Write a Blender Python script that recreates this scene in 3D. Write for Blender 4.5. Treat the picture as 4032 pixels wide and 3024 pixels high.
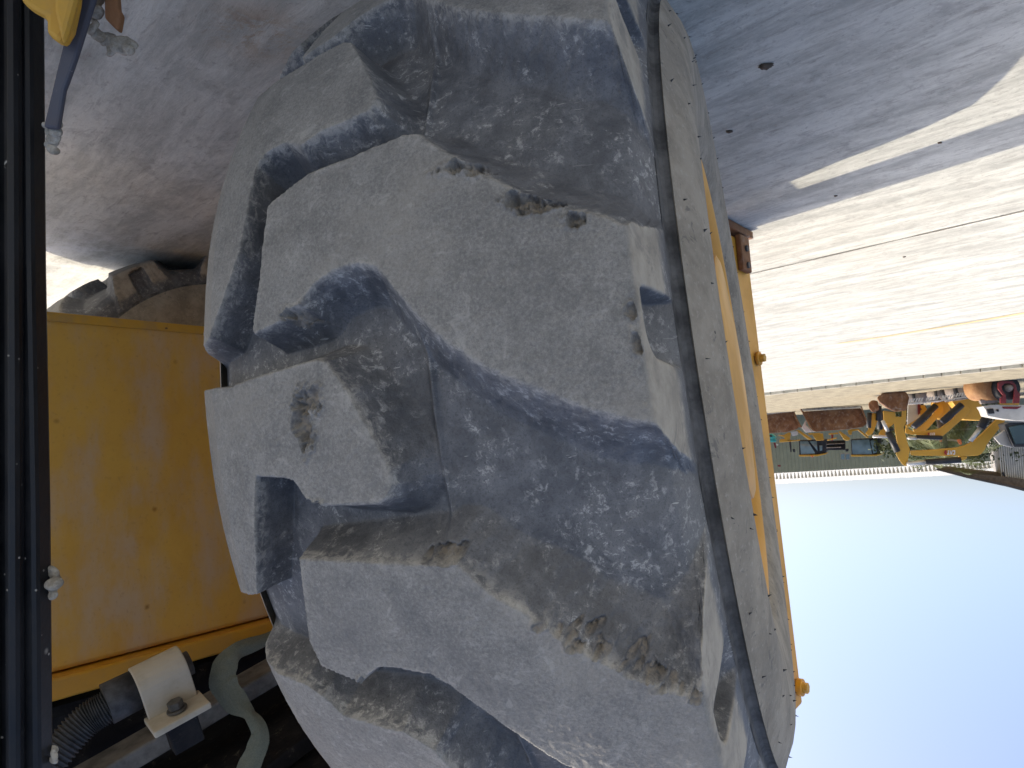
import bpy, bmesh, math, random
import numpy as np
from mathutils import Vector, Matrix
random.seed(7); rng = np.random.default_rng(7)
R_ = math.radians
for o in list(bpy.data.objects): bpy.data.objects.remove(o)
S = bpy.context.scene; COL = S.collection
K = 1.45                      # metres per drawing unit (the yard was laid out in wheel-sized units)

# ------------------------------------------------------------------ camera
CH, PIT, ROL, FPX = .845, R_(5.05), R_(-3.92), 2800.0
FWD = Vector((0, math.cos(PIT), -math.sin(PIT))); _r = Vector((1, 0, 0)); _u = _r.cross(FWD)
RGT = math.cos(ROL) * _r + math.sin(ROL) * _u; UPV = -math.sin(ROL) * _r + math.cos(ROL) * _u
EYE = Vector((0, 0, CH))
cam = bpy.data.cameras.new('camera'); co = bpy.data.objects.new('camera', cam); COL.objects.link(co); S.camera = co
cam.sensor_width = 36; cam.lens = 36 * FPX / 4032; cam.clip_end = 2000; cam.clip_start = .02
# the photograph was taken with the camera upside down
m3 = Matrix(((-RGT.x, -UPV.x, -FWD.x), (-RGT.y, -UPV.y, -FWD.y), (-RGT.z, -UPV.z, -FWD.z)))
co.matrix_world = Matrix.Translation(EYE * K) @ m3.to_4x4()
cam.dof.use_dof = True; cam.dof.focus_distance = .95 * K; cam.dof.aperture_fstop = 20.0

# ------------------------------------------------------------------ light
SUN_EL, SUN_AZ = R_(48), math.atan2(.6, .8)
w = bpy.data.worlds.new('World'); S.world = w; w.use_nodes = True
nt = w.node_tree; nt.nodes.clear()
sky = nt.nodes.new('ShaderNodeTexSky'); sky.sky_type = 'NISHITA'; sky.sun_disc = False
sky.sun_elevation = SUN_EL; sky.sun_rotation = SUN_AZ; sky.air_density = .7; sky.dust_density = 3.8; sky.ozone_density = 2.0
bgn = nt.nodes.new('ShaderNodeBackground'); bgn.inputs[1].default_value = .15
out = nt.nodes.new('ShaderNodeOutputWorld'); nt.links.new(sky.outputs[0], bgn.inputs[0]); nt.links.new(bgn.outputs[0], out.inputs[0])
sl = bpy.data.lights.new('sun', 'SUN'); sl.energy = 2.0; sl.angle = R_(.53); sl.color = (1, .885, .70)
so = bpy.data.objects.new('sun', sl); COL.objects.link(so)
sdir = Vector((math.sin(SUN_AZ) * math.cos(SUN_EL), math.cos(SUN_AZ) * math.cos(SUN_EL), math.sin(SUN_EL)))
so.rotation_euler = (-sdir).to_track_quat('-Z', 'Y').to_euler(); so.location = sdir * 60
S.view_settings.view_transform = 'Standard'; S.view_settings.look = 'None'; S.view_settings.gamma = 1
S.view_settings.use_curve_mapping = False; S.view_settings.exposure = .9
S.cycles.max_bounces = 7; S.cycles.diffuse_bounces = 4; S.cycles.glossy_bounces = 2; S.cycles.caustics_reflective = False; S.cycles.caustics_refractive = False
S.render.engine = 'CYCLES'; S.render.resolution_x = 1024; S.render.resolution_y = 768

# ------------------------------------------------------------------ helpers
def at(u, v, dep):            # a point of the yard at a given distance, in drawing units
    d = FWD + RGT * (-(u - 2016) / FPX) + UPV * ((v - 1512) / FPX)
    return EYE + d * dep
def on(u, v, z=0.0):
    d = FWD + RGT * (-(u - 2016) / FPX) + UPV * ((v - 1512) / FPX)
    return EYE + d * ((z - CH) / d.z)
def tag(o, label=None, cat=None, group=None, kind=None):
    if label: o['label'] = label
    if cat: o['category'] = cat
    if group: o['group'] = group
    if kind: o['kind'] = kind
    return o
def empty(name, loc, label=None, cat=None, group=None):
    e = bpy.data.objects.new(name, None); COL.objects.link(e); e.location = Vector(loc) * K; e.empty_display_size = .2
    return tag(e, label, cat, group)
def base_of(o):
    b = Vector((0, 0, 0))
    while o: b += o.location; o = o.parent
    return b
class MB:
    def __init__(s): s.v = []; s.f = []
    def add(s, vs, fs):
        n = len(s.v); s.v += [Vector(p) for p in vs]; s.f += [tuple(i + n for i in f) for f in fs]; return s
    def box(s, c, x, y, z):   # centre and three half-axis vectors
        c = Vector(c); x = Vector(x); y = Vector(y); z = Vector(z)
        vs = [c + a * x + b * y + d * z for d in (-1, 1) for b in (-1, 1) for a in (-1, 1)]
        return s.add(vs, [(0, 2, 3, 1), (4, 5, 7, 6), (0, 1, 5, 4), (2, 6, 7, 3), (0, 4, 6, 2), (1, 3, 7, 5)])
    def abox(s, a, b): # axis aligned in machine frame handled elsewhere
        a = Vector(a); b = Vector(b); h = (b - a) / 2
        return s.box((a + b) / 2, (h.x, 0, 0), (0, h.y, 0), (0, 0, h.z))
    def prism(s, pts, ext):   # polygon in 3-D extruded along ext
        n = len(pts); ext = Vector(ext)
        a = [Vector(p) for p in pts]; b = [p + ext for p in a]
        return s.add(a + b, [tuple(range(n)), tuple(range(2 * n - 1, n - 1, -1))] + [(i, i + n, (i + 1) % n + n, (i + 1) % n) for i in range(n)])
    def tube(s, path, rad, n=10, cap=True):
        path = [Vector(p) for p in path]; rings = []
        for i, p in enumerate(path):
            t = (path[min(i + 1, len(path) - 1)] - path[max(i - 1, 0)]).normalized()
            a = t.cross(Vector((0.13, .21, 1)) if abs(t.z) < .9 else Vector((1, .2, 0))).normalized(); b = t.cross(a)
            r = rad[i] if hasattr(rad, '__len__') else rad
            rings.append([p + a * (r * math.cos(2 * math.pi * k / n)) + b * (r * math.sin(2 * math.pi * k / n)) for k in range(n)])
        vs = [q for r in rings for q in r]; fs = []
        for i in range(len(path) - 1):
            for k in range(n): fs.append((i * n + k, i * n + (k + 1) % n, (i + 1) * n + (k + 1) % n, (i + 1) * n + k))
        if cap: fs += [tuple(range(n - 1, -1, -1)), tuple(range((len(path) - 1) * n, len(path) * n))]
        return s.add(vs, fs)
    def build(s, name, mat, parent=None, smooth=False, bevel=0, sub=0):
        me = bpy.data.meshes.new(name); off = base_of(parent) if parent else Vector((0, 0, 0))
        me.from_pydata([tuple(p * K - off) for p in s.v], [], s.f)
        bm = bmesh.new(); bm.from_mesh(me); bmesh.ops.recalc_face_normals(bm, faces=bm.faces[:])
        bm.to_mesh(me); bm.free()
        o = bpy.data.objects.new(name, me); COL.objects.link(o); me.materials.append(mat)
        if parent: o.parent = parent
        if smooth:
            for p in me.polygons: p.use_smooth = True
        if bevel:
            md = o.modifiers.new('bevel', 'BEVEL'); md.width = bevel * K; md.segments = 2; md.limit_method = 'ANGLE'; md.angle_limit = R_(35)
        if sub:
            md = o.modifiers.new('sub', 'SUBSURF'); md.levels = sub; md.render_levels = sub
        return o

# ------------------------------------------------------------------ materials
class NT:
    def __init__(s, name):
        s.m = bpy.data.materials.new(name); s.m.use_nodes = True; s.t = s.m.node_tree; s.b = s.t.nodes['Principled BSDF']
        s.co = s.t.nodes.new('ShaderNodeTexCoord').outputs['Object']
    def n(s, t, **kw):
        x = s.t.nodes.new(t)
        for k, v in kw.items(): setattr(x, k, v)
        return x
    def set(s, node, i, v):
        if isinstance(v, bpy.types.NodeSocket): s.t.links.new(v, node.inputs[i])
        else:
            try: node.inputs[i].default_value = v
            except Exception: node.inputs[i].default_value = (*v, 1)
    def noise(s, sc, det=6, rough=.6, vec=None, dist=0, lac=2):
        x = s.n('ShaderNodeTexNoise'); s.set(x, 'Vector', vec or s.co); s.set(x, 'Scale', sc); s.set(x, 'Detail', det); s.set(x, 'Roughness', rough); s.set(x, 'Distortion', dist)
        return x.outputs['Fac']
    def vor(s, sc, vec=None, feat='F1', out='Distance', rnd=1):
        x = s.n('ShaderNodeTexVoronoi', feature=feat); s.set(x, 'Vector', vec or s.co); s.set(x, 'Scale', sc); s.set(x, 'Randomness', rnd); return x.outputs[out]
    def map(s, scale=(1, 1, 1), rot=(0, 0, 0), loc=(0, 0, 0)):
        x = s.n('ShaderNodeMapping'); s.set(x, 'Vector', s.co); x.inputs['Scale'].default_value = scale; x.inputs['Rotation'].default_value = rot; x.inputs['Location'].default_value = loc
        return x.outputs[0]
    def ramp(s, f, a, b, lo=0., hi=1.):
        x = s.n('ShaderNodeMapRange', interpolation_type='SMOOTHSTEP'); s.set(x, 0, f); s.set(x, 1, a); s.set(x, 2, b); s.set(x, 3, lo); s.set(x, 4, hi); return x.outputs[0]
    def mix(s, f, a, b, mode='MIX'):
        x = s.n('ShaderNodeMix', data_type='RGBA', blend_type=mode); s.set(x, 0, f)
        for i, v in ((6, a), (7, b)):
            if isinstance(v, bpy.types.NodeSocket): s.t.links.new(v, x.inputs[i])
            else: x.inputs[i].default_value = (*v, 1)
        return x.outputs[2]
    def math(s, op, a, b=0., c=0., clamp=False):
        x = s.n('ShaderNodeMath', operation=op, use_clamp=clamp); s.set(x, 0, a); s.set(x, 1, b); s.set(x, 2, c); return x.outputs[0]
    def attr(s, name):
        x = s.n('ShaderNodeAttribute'); x.attribute_name = name; return x.outputs['Fac']
    def bump(s, h, st, dist, prev=None):
        x = s.n('ShaderNodeBump'); s.set(x, 'Height', h); s.set(x, 'Strength', st); s.set(x, 'Distance', dist)
        if prev: s.t.links.new(prev, x.inputs['Normal'])
        return x.outputs[0]
    def done(s, col=None, rough=None, metal=None, nrm=None, spec=None):
        for k, v in (('Base Color', col), ('Roughness', rough), ('Metallic', metal), ('Normal', nrm), ('Specular IOR Level', spec)):
            if v is None: continue
            s.set(s.b, k, v)
        return s.m
def paint(name, col, rough=.45, dirt=(.30, .25, .18), amt=.5, sc=6, dsc=40, metal=0, chip=None):
    t = NT(name); a = t.noise(sc, 8, .65); b = t.noise(dsc, 4, .6)
    f = t.math('MULTIPLY', t.ramp(a, .42, .72), amt); c = t.mix(f, col, dirt)
    c = t.mix(t.math('MULTIPLY', t.ramp(b, .55, .8), amt * .5), c, dirt)
    if chip: c = t.mix(t.ramp(t.noise(dsc * .6, 5, .7), .66, .70), c, chip)
    return t.done(c, t.ramp(a, .3, .8, rough, min(1, rough + .3)), metal, t.bump(b, .15, .004))

def mat_rubber(near=True):
    t = NT('dusty_rubber' if near else 'far_dusty_rubber')
    h = t.attr('lug'); e = t.attr('edge')
    big = t.noise(2.6, 3, .6); mid = t.noise(15, 5, .72); fine = t.noise(210, 3, .72); grain = t.noise(640, 1, .7)
    patch = t.noise(8, 5, .76, dist=.6)
    scr = t.math('MULTIPLY', t.ramp(t.noise(1, 2, .5, t.map((20, 20, 120), (0, R_(38), R_(20)))), .735, .76), t.ramp(big, .40, .55))
    # worn tread faces: scuffed grey dust film over rubber, fine mottling
    top = t.mix(t.ramp(mid, .32, .68), (.178, .171, .157), (.262, .251, .229))
    top = t.mix(t.math('MULTIPLY', t.ramp(fine, .48, .64), .30), top, (.40, .385, .355))
    top = t.mix(t.math('MULTIPLY', t.ramp(fine, .47, .34), .38), top, (.095, .093, .092))
    top = t.mix(t.math('MULTIPLY', t.ramp(grain, .48, .64), .32), top, (.115, .112, .11))
    top = t.mix(t.math('MULTIPLY', t.ramp(big, .52, .70), .45), top, (.315, .288, .245))
    top = t.mix(t.math('MULTIPLY', t.ramp(big, .48, .32), .45), top, (.140, .137, .134))
    top = t.mix(t.math('MULTIPLY', t.ramp(t.noise(30, 4, .75, dist=.8), .58, .66), .35), top, (.42, .40, .365))
    # groove rubber: blue-black, dust caught in patches and scuffs
    sp = t.noise(60, 4, .8, dist=.5)
    gro = t.mix(t.ramp(mid, .35, .68), (.088, .090, .096), (.168, .170, .177))
    gro = t.mix(t.math('MULTIPLY', t.ramp(patch, .47, .70), .45), gro, (.265, .261, .252))
    gro = t.mix(t.math('MULTIPLY', t.math('MULTIPLY', t.ramp(sp, .53, .62), t.ramp(patch, .42, .62)), .7), gro, (.50, .49, .465))
    gro = t.mix(t.math('MULTIPLY', t.ramp(fine, .47, .36), .45), gro, (.055, .056, .062))
    gro = t.mix(t.math('MULTIPLY', t.ramp(t.noise(4, 3, .6), .54, .74), .40), gro, (.19, .185, .172))
    gro = t.mix(t.math('MULTIPLY', t.ramp(grain, .54, .68), .35), gro, (.045, .046, .05))
    gro = t.mix(t.math('MULTIPLY', scr, .8), gro, (.46, .45, .42))
    shc = t.mix(t.ramp(mid, .34, .66), (.27, .242, .196), (.40, .362, .30)); shc = t.mix(t.math('MULTIPLY', t.ramp(patch, .55, .62), .5), shc, (.15, .143, .132))
    top = t.mix(t.attr('shoulder'), top, shc)
    k = t.ramp(t.math('ADD', h, t.math('MULTIPLY', t.math('SUBTRACT', mid, .5), .22)), .86, 1.0)
    c = t.mix(k, gro, top)
    ed = t.math('MULTIPLY', t.math('MULTIPLY', t.math('MULTIPLY', e, t.ramp(h, .55, .85)), t.ramp(sp, .42, .58)), .5)
    c = t.mix(ed, c, (.47, .443, .388))
    c = t.mix(t.math('MULTIPLY', t.math('MULTIPLY', t.attr('pit'), t.ramp(fine, .35, .55)), .7), c, (.24, .20, .15))
    n1 = t.bump(mid, .14, .010); n2 = t.bump(fine, .5, .0026, n1)
    ro = t.math('ADD', t.ramp(mid, .3, .7, .50, .68), t.math('MULTIPLY', k, .14))
    return t.done(c, ro, 0, n2, .45)
def mat_sidewall():
    t = NT('sidewall_rubber')
    mid = t.noise(9, 7, .70); fine = t.noise(100, 5, .7); big = t.noise(3, 4, .6)
    c = t.mix(t.ramp(mid, .34, .66), (.215, .190, .152), (.345, .307, .25))
    c = t.mix(t.math('MULTIPLY', t.ramp(big, .5, .7), .45), c, (.20, .184, .158))
    c = t.mix(t.math('MULTIPLY', t.ramp(fine, .55, .68), .5), c, (.43, .40, .345))
    c = t.mix(t.math('MULTIPLY', t.ramp(t.noise(22, 6, .78, dist=1.4), .59, .63), .6), c, (.11, .105, .10))
    c = t.mix(t.ramp(t.vor(13), .045, .03), c, (.06, .058, .055))
    return t.done(c, .85, 0, t.bump(fine, .35, .004, t.bump(mid, .4, .012)), .3)
def mat_concrete():
    t = NT('swept_concrete')
    d = R_(46)
    v1 = t.map((1, 1, 1), (0, 0, d)); sv = t.n('ShaderNodeMapping'); t.set(sv, 'Vector', v1); sv.inputs['Scale'].default_value = (4.2, .8, 1)
    sw = t.n('ShaderNodeMapping'); t.set(sw, 'Vector', v1); sw.inputs['Scale'].default_value = (11, 2.6, 1)
    big = t.noise(.5, 5, .6); s1 = t.noise(1.5, 7, .74, sv.outputs[0], .35); s2 = t.noise(2.4, 6, .76, sw.outputs[0], .6); fine = t.noise(34, 5, .78); mott = t.noise(6, 6, .78, dist=.5)
    c = t.mix(t.ramp(s1, .36, .64), (.395, .396, .355), (.635, .632, .565))
    c = t.mix(t.math('MULTIPLY', t.ramp(s2, .52, .66), .62), c, (.30, .287, .255))
    c = t.mix(t.math('MULTIPLY', t.ramp(mott, .5, .66), .48), c, (.67, .66, .60))
    c = t.mix(t.math('MULTIPLY', t.ramp(mott, .47, .33), .48), c, (.30, .287, .262))
    c = t.mix(t.math('MULTIPLY', t.ramp(fine, .55, .68), .45), c, (.19, .18, .165))
    c = t.mix(t.math('MULTIPLY', t.ramp(fine, .44, .32), .35), c, (.70, .685, .62))
    c = t.mix(t.math('MULTIPLY', t.ramp(big, .45, .7), .25), c, (.45, .425, .35))
    # rust stain near the wheel, chalky spill beyond it
    def spot(p, r, soft):
        x = t.n('ShaderNodeVectorMath', operation='DISTANCE'); t.set(x, 0, t.co); x.inputs[1].default_value = (p[0] * K, p[1] * K, 0)
        return t.math('MULTIPLY', t.ramp(x.outputs['Value'], r * K, 0, 0, 1), t.ramp(mott, .40, soft))
    c = t.mix(t.math('MULTIPLY', spot((.46, 1.33), .16, .58), .65), c, (.30, .185, .085))
    ws = t.ramp(t.vor(26), .10, .04); c = t.mix(t.math('MULTIPLY', ws, spot((.48, 1.34), .28, .5)), c, (.55, .5, .42))
    c = t.mix(t.math('MULTIPLY', spot((1.62, 2.55), .45, .62), .75), c, (.66, .66, .66))
    n = t.bump(fine, .4, .006, t.bump(s2, .35, .012))
    return t.done(c, .86, 0, n, .3)
def mat_panel():
    t = NT('stained_yellow_panel')
    st = t.noise(1, 7, .62, t.map((8, 8, 3.2))); big = t.noise(2.6, 6, .6); fine = t.noise(70, 5, .6)
    c = t.mix(t.ramp(big, .35, .7), (.64, .37, .065), (.55, .30, .05))
    f = t.math('MULTIPLY', t.ramp(t.math('ADD', t.math('MULTIPLY', st, .55), t.math('MULTIPLY', big, .45)), .44, .64), .75)
    c = t.mix(f, c, (.52, .385, .25))
    c = t.mix(t.math('MULTIPLY', t.ramp(fine, .55, .75), .28), c, (.30, .17, .05))
    vd = t.vor(7.5); vf = t.math('ADD', vd, t.math('MULTIPLY', t.math('SUBTRACT', fine, .5), .10)); c = t.mix(t.math('MULTIPLY', t.math('MULTIPLY', t.ramp(vf, .10, .01), t.ramp(big, .38, .55)), .8), c, (.24, .115, .02))
    return t.done(c, .5, 0, t.bump(fine, .12, .003), .4)
def mat_black():
    t = NT('black_steel_with_mud')
    a = t.noise(7, 7, .66); v = t.vor(16); fine = t.noise(70, 4, .6); v2 = t.vor(42)
    c = t.mix(t.ramp(a, .4, .75), (.0045, .005, .0065), (.014, .014, .015))
    c = t.mix(t.math('MULTIPLY', t.math('MULTIPLY', t.ramp(v, .13, .06), t.ramp(fine, .38, .5)), t.ramp(t.noise(4, 3), .5, .62)), c, (.42, .40, .35))
    c = t.mix(t.math('MULTIPLY', t.ramp(v2, .12, .06), t.ramp(t.noise(6, 3), .52, .64)), c, (.36, .34, .30))
    return t.done(c, t.ramp(a, .3, .7, .35, .6), 0, t.bump(fine, .2, .004), .4)
def mat_under():
    t = NT('underside_grime')
    a = t.noise(5, 8, .7, dist=.8); b = t.noise(13, 8, .75, dist=1.0); fine = t.noise(60, 4, .6)
    c = t.mix(t.ramp(a, .4, .7), (.010, .010, .013), (.030, .028, .027))
    c = t.mix(t.math('MULTIPLY', t.ramp(b, .56, .66), t.ramp(a, .45, .6)), c, (.17, .145, .11))
    c = t.mix(t.math('MULTIPLY', t.ramp(b, .66, .72), .8), c, (.30, .26, .20))
    return t.done(c, .8, 0, t.bump(b, .4, .01), .2)
def mat_mud():
    t = NT('dried_mud'); a = t.noise(30, 7, .7); b = t.noise(9, 4)
    c = t.mix(t.ramp(a, .35, .65), (.24, .21, .165), (.50, .465, .395)); return t.done(c, .95, 0, t.bump(a, .8, .012), .1)
def mat_rust(name='rusty_steel', a=(.17, .070, .030), b=(.33, .165, .075), c_=(.42, .34, .26)):
    t = NT(name); n = t.noise(1.6, 8, .7); m = t.noise(6, 6, .65); c = t.mix(t.ramp(n, .35, .65), a, b)
    c = t.mix(t.math('MULTIPLY', t.ramp(m, .52, .7), .6), c, c_); return t.done(c, .75, 0, t.bump(m, .3, .02), .3)
def mat_glass(name, col, rough=.06):
    t = NT(name); n = t.noise(.8, 3); c = t.mix(t.ramp(n, .3, .7), col, tuple(x * 1.7 for x in col)); return t.done(c, rough, 0, None, .6)
def plain(name, col, rough=.6, var=.25, sc=8, metal=0):
    t = NT(name); n = t.noise(sc, 6, .65); c = t.mix(t.ramp(n, .3, .7), tuple(x * (1 - var) for x in col), tuple(min(1, x * (1 + var)) for x in col))
    return t.done(c, rough, metal, t.bump(n, .15, .006), .4)
def mat_leaf(name, a, b):
    t = NT(name); n = t.noise(1.3, 4, .6); c = t.mix(t.ramp(n, .3, .7), a, b); t.done(c, .6, 0, None, .3); return t.m
M = dict(rubber=mat_rubber(), side=mat_sidewall(), conc=mat_concrete(), panel=mat_panel(), black=mat_black(), under=mat_under(), mud=mat_mud(), rust=mat_rust(),
    yellow=paint('yellow_paint', (.60, .285, .018), .42, (.34, .21, .08), .45, 3, 22),
    byellow=paint('machine_yellow', (.62, .33, .03), .5, (.46, .28, .08), .4, 1.2, 6),
    chip=paint('chipped_yellow', (.56, .30, .03), .55, (.30, .22, .12), .55, 9, 60, chip=(.10, .055, .03)),
    blade=paint('blue_grey_steel', (.062, .068, .092), .5, (.10, .085, .085), .5, 8, 50, chip=(.40, .38, .33)),
    cream=paint('cream_paint', (.48, .42, .32), .55, (.33, .27, .19), .6, 10, 60),
    chan=plain('channel_rubber', (.135, .132, .128), .9, .5, 18),
    hose=plain('black_hose', (.040, .040, .042), .65, .4, 40), bolt=plain('dusty_bolt', (.075, .068, .058), .6, .3, 50),
    dust=plain('dusty_grey_steel', (.13, .122, .112), .75, .45, 12), strap=plain('frayed_webbing', (.135, .14, .105), .95, .16, 260),
    steel=plain('bright_rod', (.62, .61, .58), .3, .15, 3, .3), dark=plain('dark_machine', (.022, .022, .024), .5, .4, 3),
    glass=mat_glass('cab_glass', (.12, .165, .165)), glass2=mat_glass('dark_glass', (.020, .034, .030)),
    white=plain('white_paint', (.66, .63, .57), .45, .12, 2), red=plain('red_paint', (.20, .022, .025), .45, .3, 3), drumgrey=plain('drum_steel', (.34, .29, .25), .5, .3, 4),
    drumrust=mat_rust('drum_rust', (.26, .125, .05), (.40, .215, .09), (.42, .27, .14)), tyreblk=plain('tyre_black', (.035, .036, .038), .8, .4, 5),
    green=plain('green_cladding', (.27, .285, .205), .6, .10, .6), rooftrim=plain('roof_sheet', (.62, .60, .53), .5, .1, 2), grey=plain('grey_cladding', (.40, .385, .36), .6, .12, .7),
    brown=plain('brown_fascia', (.075, .055, .040), .6, .3, 2), teal=plain('teal_paint', (.05, .36, .33), .45, .2, 3), orange=plain('orange_lamp', (.62, .16, .04), .4, .1, 5),
    gravel=plain('gravel_verge', (.33, .285, .19), .95, .35, 2.2), kerb=plain('kerb_stone', (.52, .48, .38), .9, .15, 3), yline=plain('worn_yellow_line', (.64, .50, .26), .8, .25, 3),
    seal=plain('joint_sealant', (.21, .19, .155), .9, .4, 9), leaf=mat_leaf('palm_leaf', (.075, .105, .035), (.20, .22, .09)), leaf2=mat_leaf('tree_leaf', (.035, .055, .020), (.10, .115, .045)),
    bark=plain('bark', (.14, .105, .075), .9, .3, 6), logo=plain('logo_white', (.75, .74, .70), .5, .05, 2), logored=plain('logo_red', (.34, .03, .03), .5, .1, 2))

# ------------------------------------------------------------------ ground
def sheet(name, pts, z, mat, parent=None, n=1):
    mb = MB(); mb.add([(p[0], p[1], z) for p in pts], [tuple(range(len(pts)))]); return mb.build(name, mat, parent)
g = sheet('ground', [(-400, -300), (400, -300), (400, 600), (-400, 600)], 0, M['conc']); tag(g, 'swept pale concrete yard floor with sweep streaks', 'ground', kind='structure')
def strip(name, pts, wd, z, mat, parent=None, jit=0):
    pts = [Vector(p) for p in pts]; mb = MB(); L = []; Rr = []
    for i, p in enumerate(pts):
        t = (pts[min(i + 1, len(pts) - 1)] - pts[max(i - 1, 0)]).normalized(); nn = Vector((-t.y, t.x, 0)); ww = wd * (1 + random.uniform(-jit, jit))
        L.append((p.x + nn.x * ww, p.y + nn.y * ww, z)); Rr.append((p.x - nn.x * ww, p.y - nn.y * ww, z))
    n = len(pts); mb.add(L + Rr, [(i, i + 1, n + i + 1, n + i) for i in range(n - 1)]); return mb.build(name, mat, parent)
jd = Vector((.72, .70, 0)).normalized(); ja = Vector((-1.27, 3.85, 0))
strip('joint', [ja + jd * t for t in np.arange(-9, 30, .16)], .0065, .004 / K, M['seal'], g, .45)
strip('painted_line', [on(3300, 1352), on(3500, 1322), on(3800, 1272), on(4032, 1232), on(4400, 1168)], .045, .004 / K, M['yline'], g, .3)
e0, e1 = on(2760, 1575), on(4500, 1380)
vd = (e1 - e0)
vg = sheet('verge', [e0 + Vector((2, 2.6, 0)), e1, e1 + Vector((-30, 26, 0)), e0 + Vector((10, 60, 0)), e0 + Vector((14, 18, 0))], .006, M['gravel']); tag(vg, 'coarse tan gravel verge along the parked machines', 'verge', kind='structure')
mb = MB(); kd = vd.normalized(); kn = Vector((-kd.y, kd.x, 0))
for i in range(26):
    c = e0 + kd * (vd.length * (i + .5) / 26); mb2 = MB(); mb2.box(c + Vector((0, 0, .03)), kd * (vd.length / 52 - .01), kn * .06, (0, 0, .035)); mb2.build('kerb_stone', M['kerb'], vg, bevel=.008)

# ------------------------------------------------------------------ tyre
AZ, TILT, DD, DZ, RR = R_(20.33), R_(2.95), .56, .102, .76
wf0 = Vector((-math.sin(AZ), math.cos(AZ), 0)); AZ -= R_(.0)
wf = Vector((-math.sin(AZ), math.cos(AZ), 0)); wx = Vector((math.cos(AZ), math.sin(AZ), 0)); wu = Vector((0, 0, 1))
wx, wu = math.cos(TILT) * wx + math.sin(TILT) * wu, -math.sin(TILT) * wx + math.cos(TILT) * wu
WC = EYE + .62 * wf0 + (DD + RR - .62) * wf - DZ * wu
PO = np.array([(.0785, .628), (.0795, .645), (.0820, .672), (.0855, .700), (.0890, .722), (.0925, .740), (.0970, .7458), (.11, .748), (.15, .7525), (.20, .7575), (.28, .76), (.36, .7585), (.42, .7535), (.47, .746), (.515, .738), (.556, .725), (.586, .704), (.603, .680), (.611, .65)])
SEG = np.r_[0, np.cumsum(np.hypot(*np.diff(PO, axis=0).T))]; SEG = SEG - SEG[6] + .066; S0, SL = SEG[0], SEG[-1]   # across the tread, .066 at the outer corner
PI_X = np.array([.0785, .0795, .0820, .0855, .0890, .0925, .0970, .12, .16, .22, .28, .34, .40, .46, .52, .56, .59, .611]); PI_R = np.array([.624, .629, .639, .650, .660, .669, .677, .692, .701, .7075, .709, .708, .704, .698, .688, .676, .662, .645])
def rep(P, d): return [(s, t + d) for s, t in P]
LUG1 = [(.252, -16.9), (.2394, -16.0), (.2059, -13.4), (.1791, -11.7), (.15, -10), (.1146, -8.3), (.0803, -7.2), (.0673, -6.5), (.027, -7.2), (-.039, -9.2), (-.12, -11.2), (-.12, 12.8), (-.037, 11.0), (.014, 9.4), (.0609, 6.96), (.0893, 6.18), (.1227, 4.89), (.1534, 3.76), (.183, 2.51), (.2075, 1.13), (.2345, -.65), (.2559, -2.42), (.2785, -4.62), (.2973, -6.67), (.3185, -7.24), (.3466, -7.17), (.3671, -6.6), (.3794, -5.88), (.3891, -4.89), (.3953, -4.63), (.4517, -3.95), (.4565, -4.52), (.4509, -6.5), (.4455, -8.6), (.4425, -11.82), (.4404, -15.0), (.4333, -15.47), (.3829, -16.54), (.3336, -16.65), (.2885, -17.04), (.267, -17.2)]
LUG2 = [(.4337, 13.22), (.3786, 13.46), (.3169, 13.74), (.275, 14.02), (.2588, 13.78), (.2489, 14.43), (.228, 16.34), (.2063, 17.63), (.1852, 19.17), (.1657, 20.96), (.1437, 21.94), (.1209, 23.44), (.0918, 24.9), (.0702, 25.4), (.055, 22.8), (.028, 20.9), (-.005, 19.2), (-.037, 18.3), (-.12, 17.2), (-.12, 42.8), (-.037, 41.0), (.014, 39.4), (.0609, 36.96), (.0893, 36.4), (.1227, 35.2), (.16, 33.9), (.19, 32.6), (.213, 31.3), (.2439, 28.67), (.2753, 25.84), (.2967, 23.99), (.3135, 23.03), (.3453, 22.5), (.3711, 22.58), (.3821, 23.16), (.3963, 24.27), (.4233, 23.7), (.448, 23.0), (.4535, 20.61), (.4415, 16.65)]
MB1 = [(.4907, -.75), (.4579, -1.05), (.4089, -1.16), (.3711, -1.29), (.3571, -.94), (.3475, .15), (.3358, 1.47), (.3248, 3.11), (.3134, 5.06), (.3013, 7.35), (.3017, 8.5), (.3093, 9.48), (.3208, 9.87), (.3582, 9.7), (.3923, 9.63), (.404, 9.32), (.4115, 8.56), (.4199, 7.61), (.4304, 7.34), (.4672, 7.09), (.474, 8.6), (.4799, 10.25), (.492, 13.5), (.51, 17.0), (.66, 19.0), (.66, -2.0), (.5253, -1.0)]
TB1 = [(.3725, -32.23), (.361, -31.44), (.3449, -29.11), (.3179, -24.78), (.3032, -21.8), (.3037, -21.03), (.3125, -20.28), (.3389, -20.12), (.3706, -20.15), (.3993, -19.55), (.4013, -19.6), (.4246, -20.75), (.4552, -20.84), (.4664, -19.94), (.4675, -17.66), (.4693, -14.79), (.4754, -11.57), (.4881, -9.55), (.5025, -7.84), (.53, -5.2), (.66, -4.5), (.66, -34), (.53, -33), (.4491, -32.4), (.4098, -32.5)]
BB1 = [(.4829, 24.8), (.4606, 25.9), (.443, 27.6), (.3996, 28.2), (.3705, 28.5), (.34, 30.3)] + rep(MB1[6:], 30)[:-1]
BB1[-1] = (.66, 24.0)
lugs = [(LUG1, 'a'), (LUG2, 'a'), (MB1, 'b'), (TB1, 'b'), (BB1, 'b'), (rep(LUG1, -30), 'a')]
for k in (2, 3, 4, 5, 6, 7, 8, 9, 10): lugs.append((rep(LUG1, 30 * k), 'a'))
for k in (2, 3, 4, 5, 6, 7, 8, 9, 10): lugs.append((rep(MB1, 30 * k), 'b'))
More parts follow.
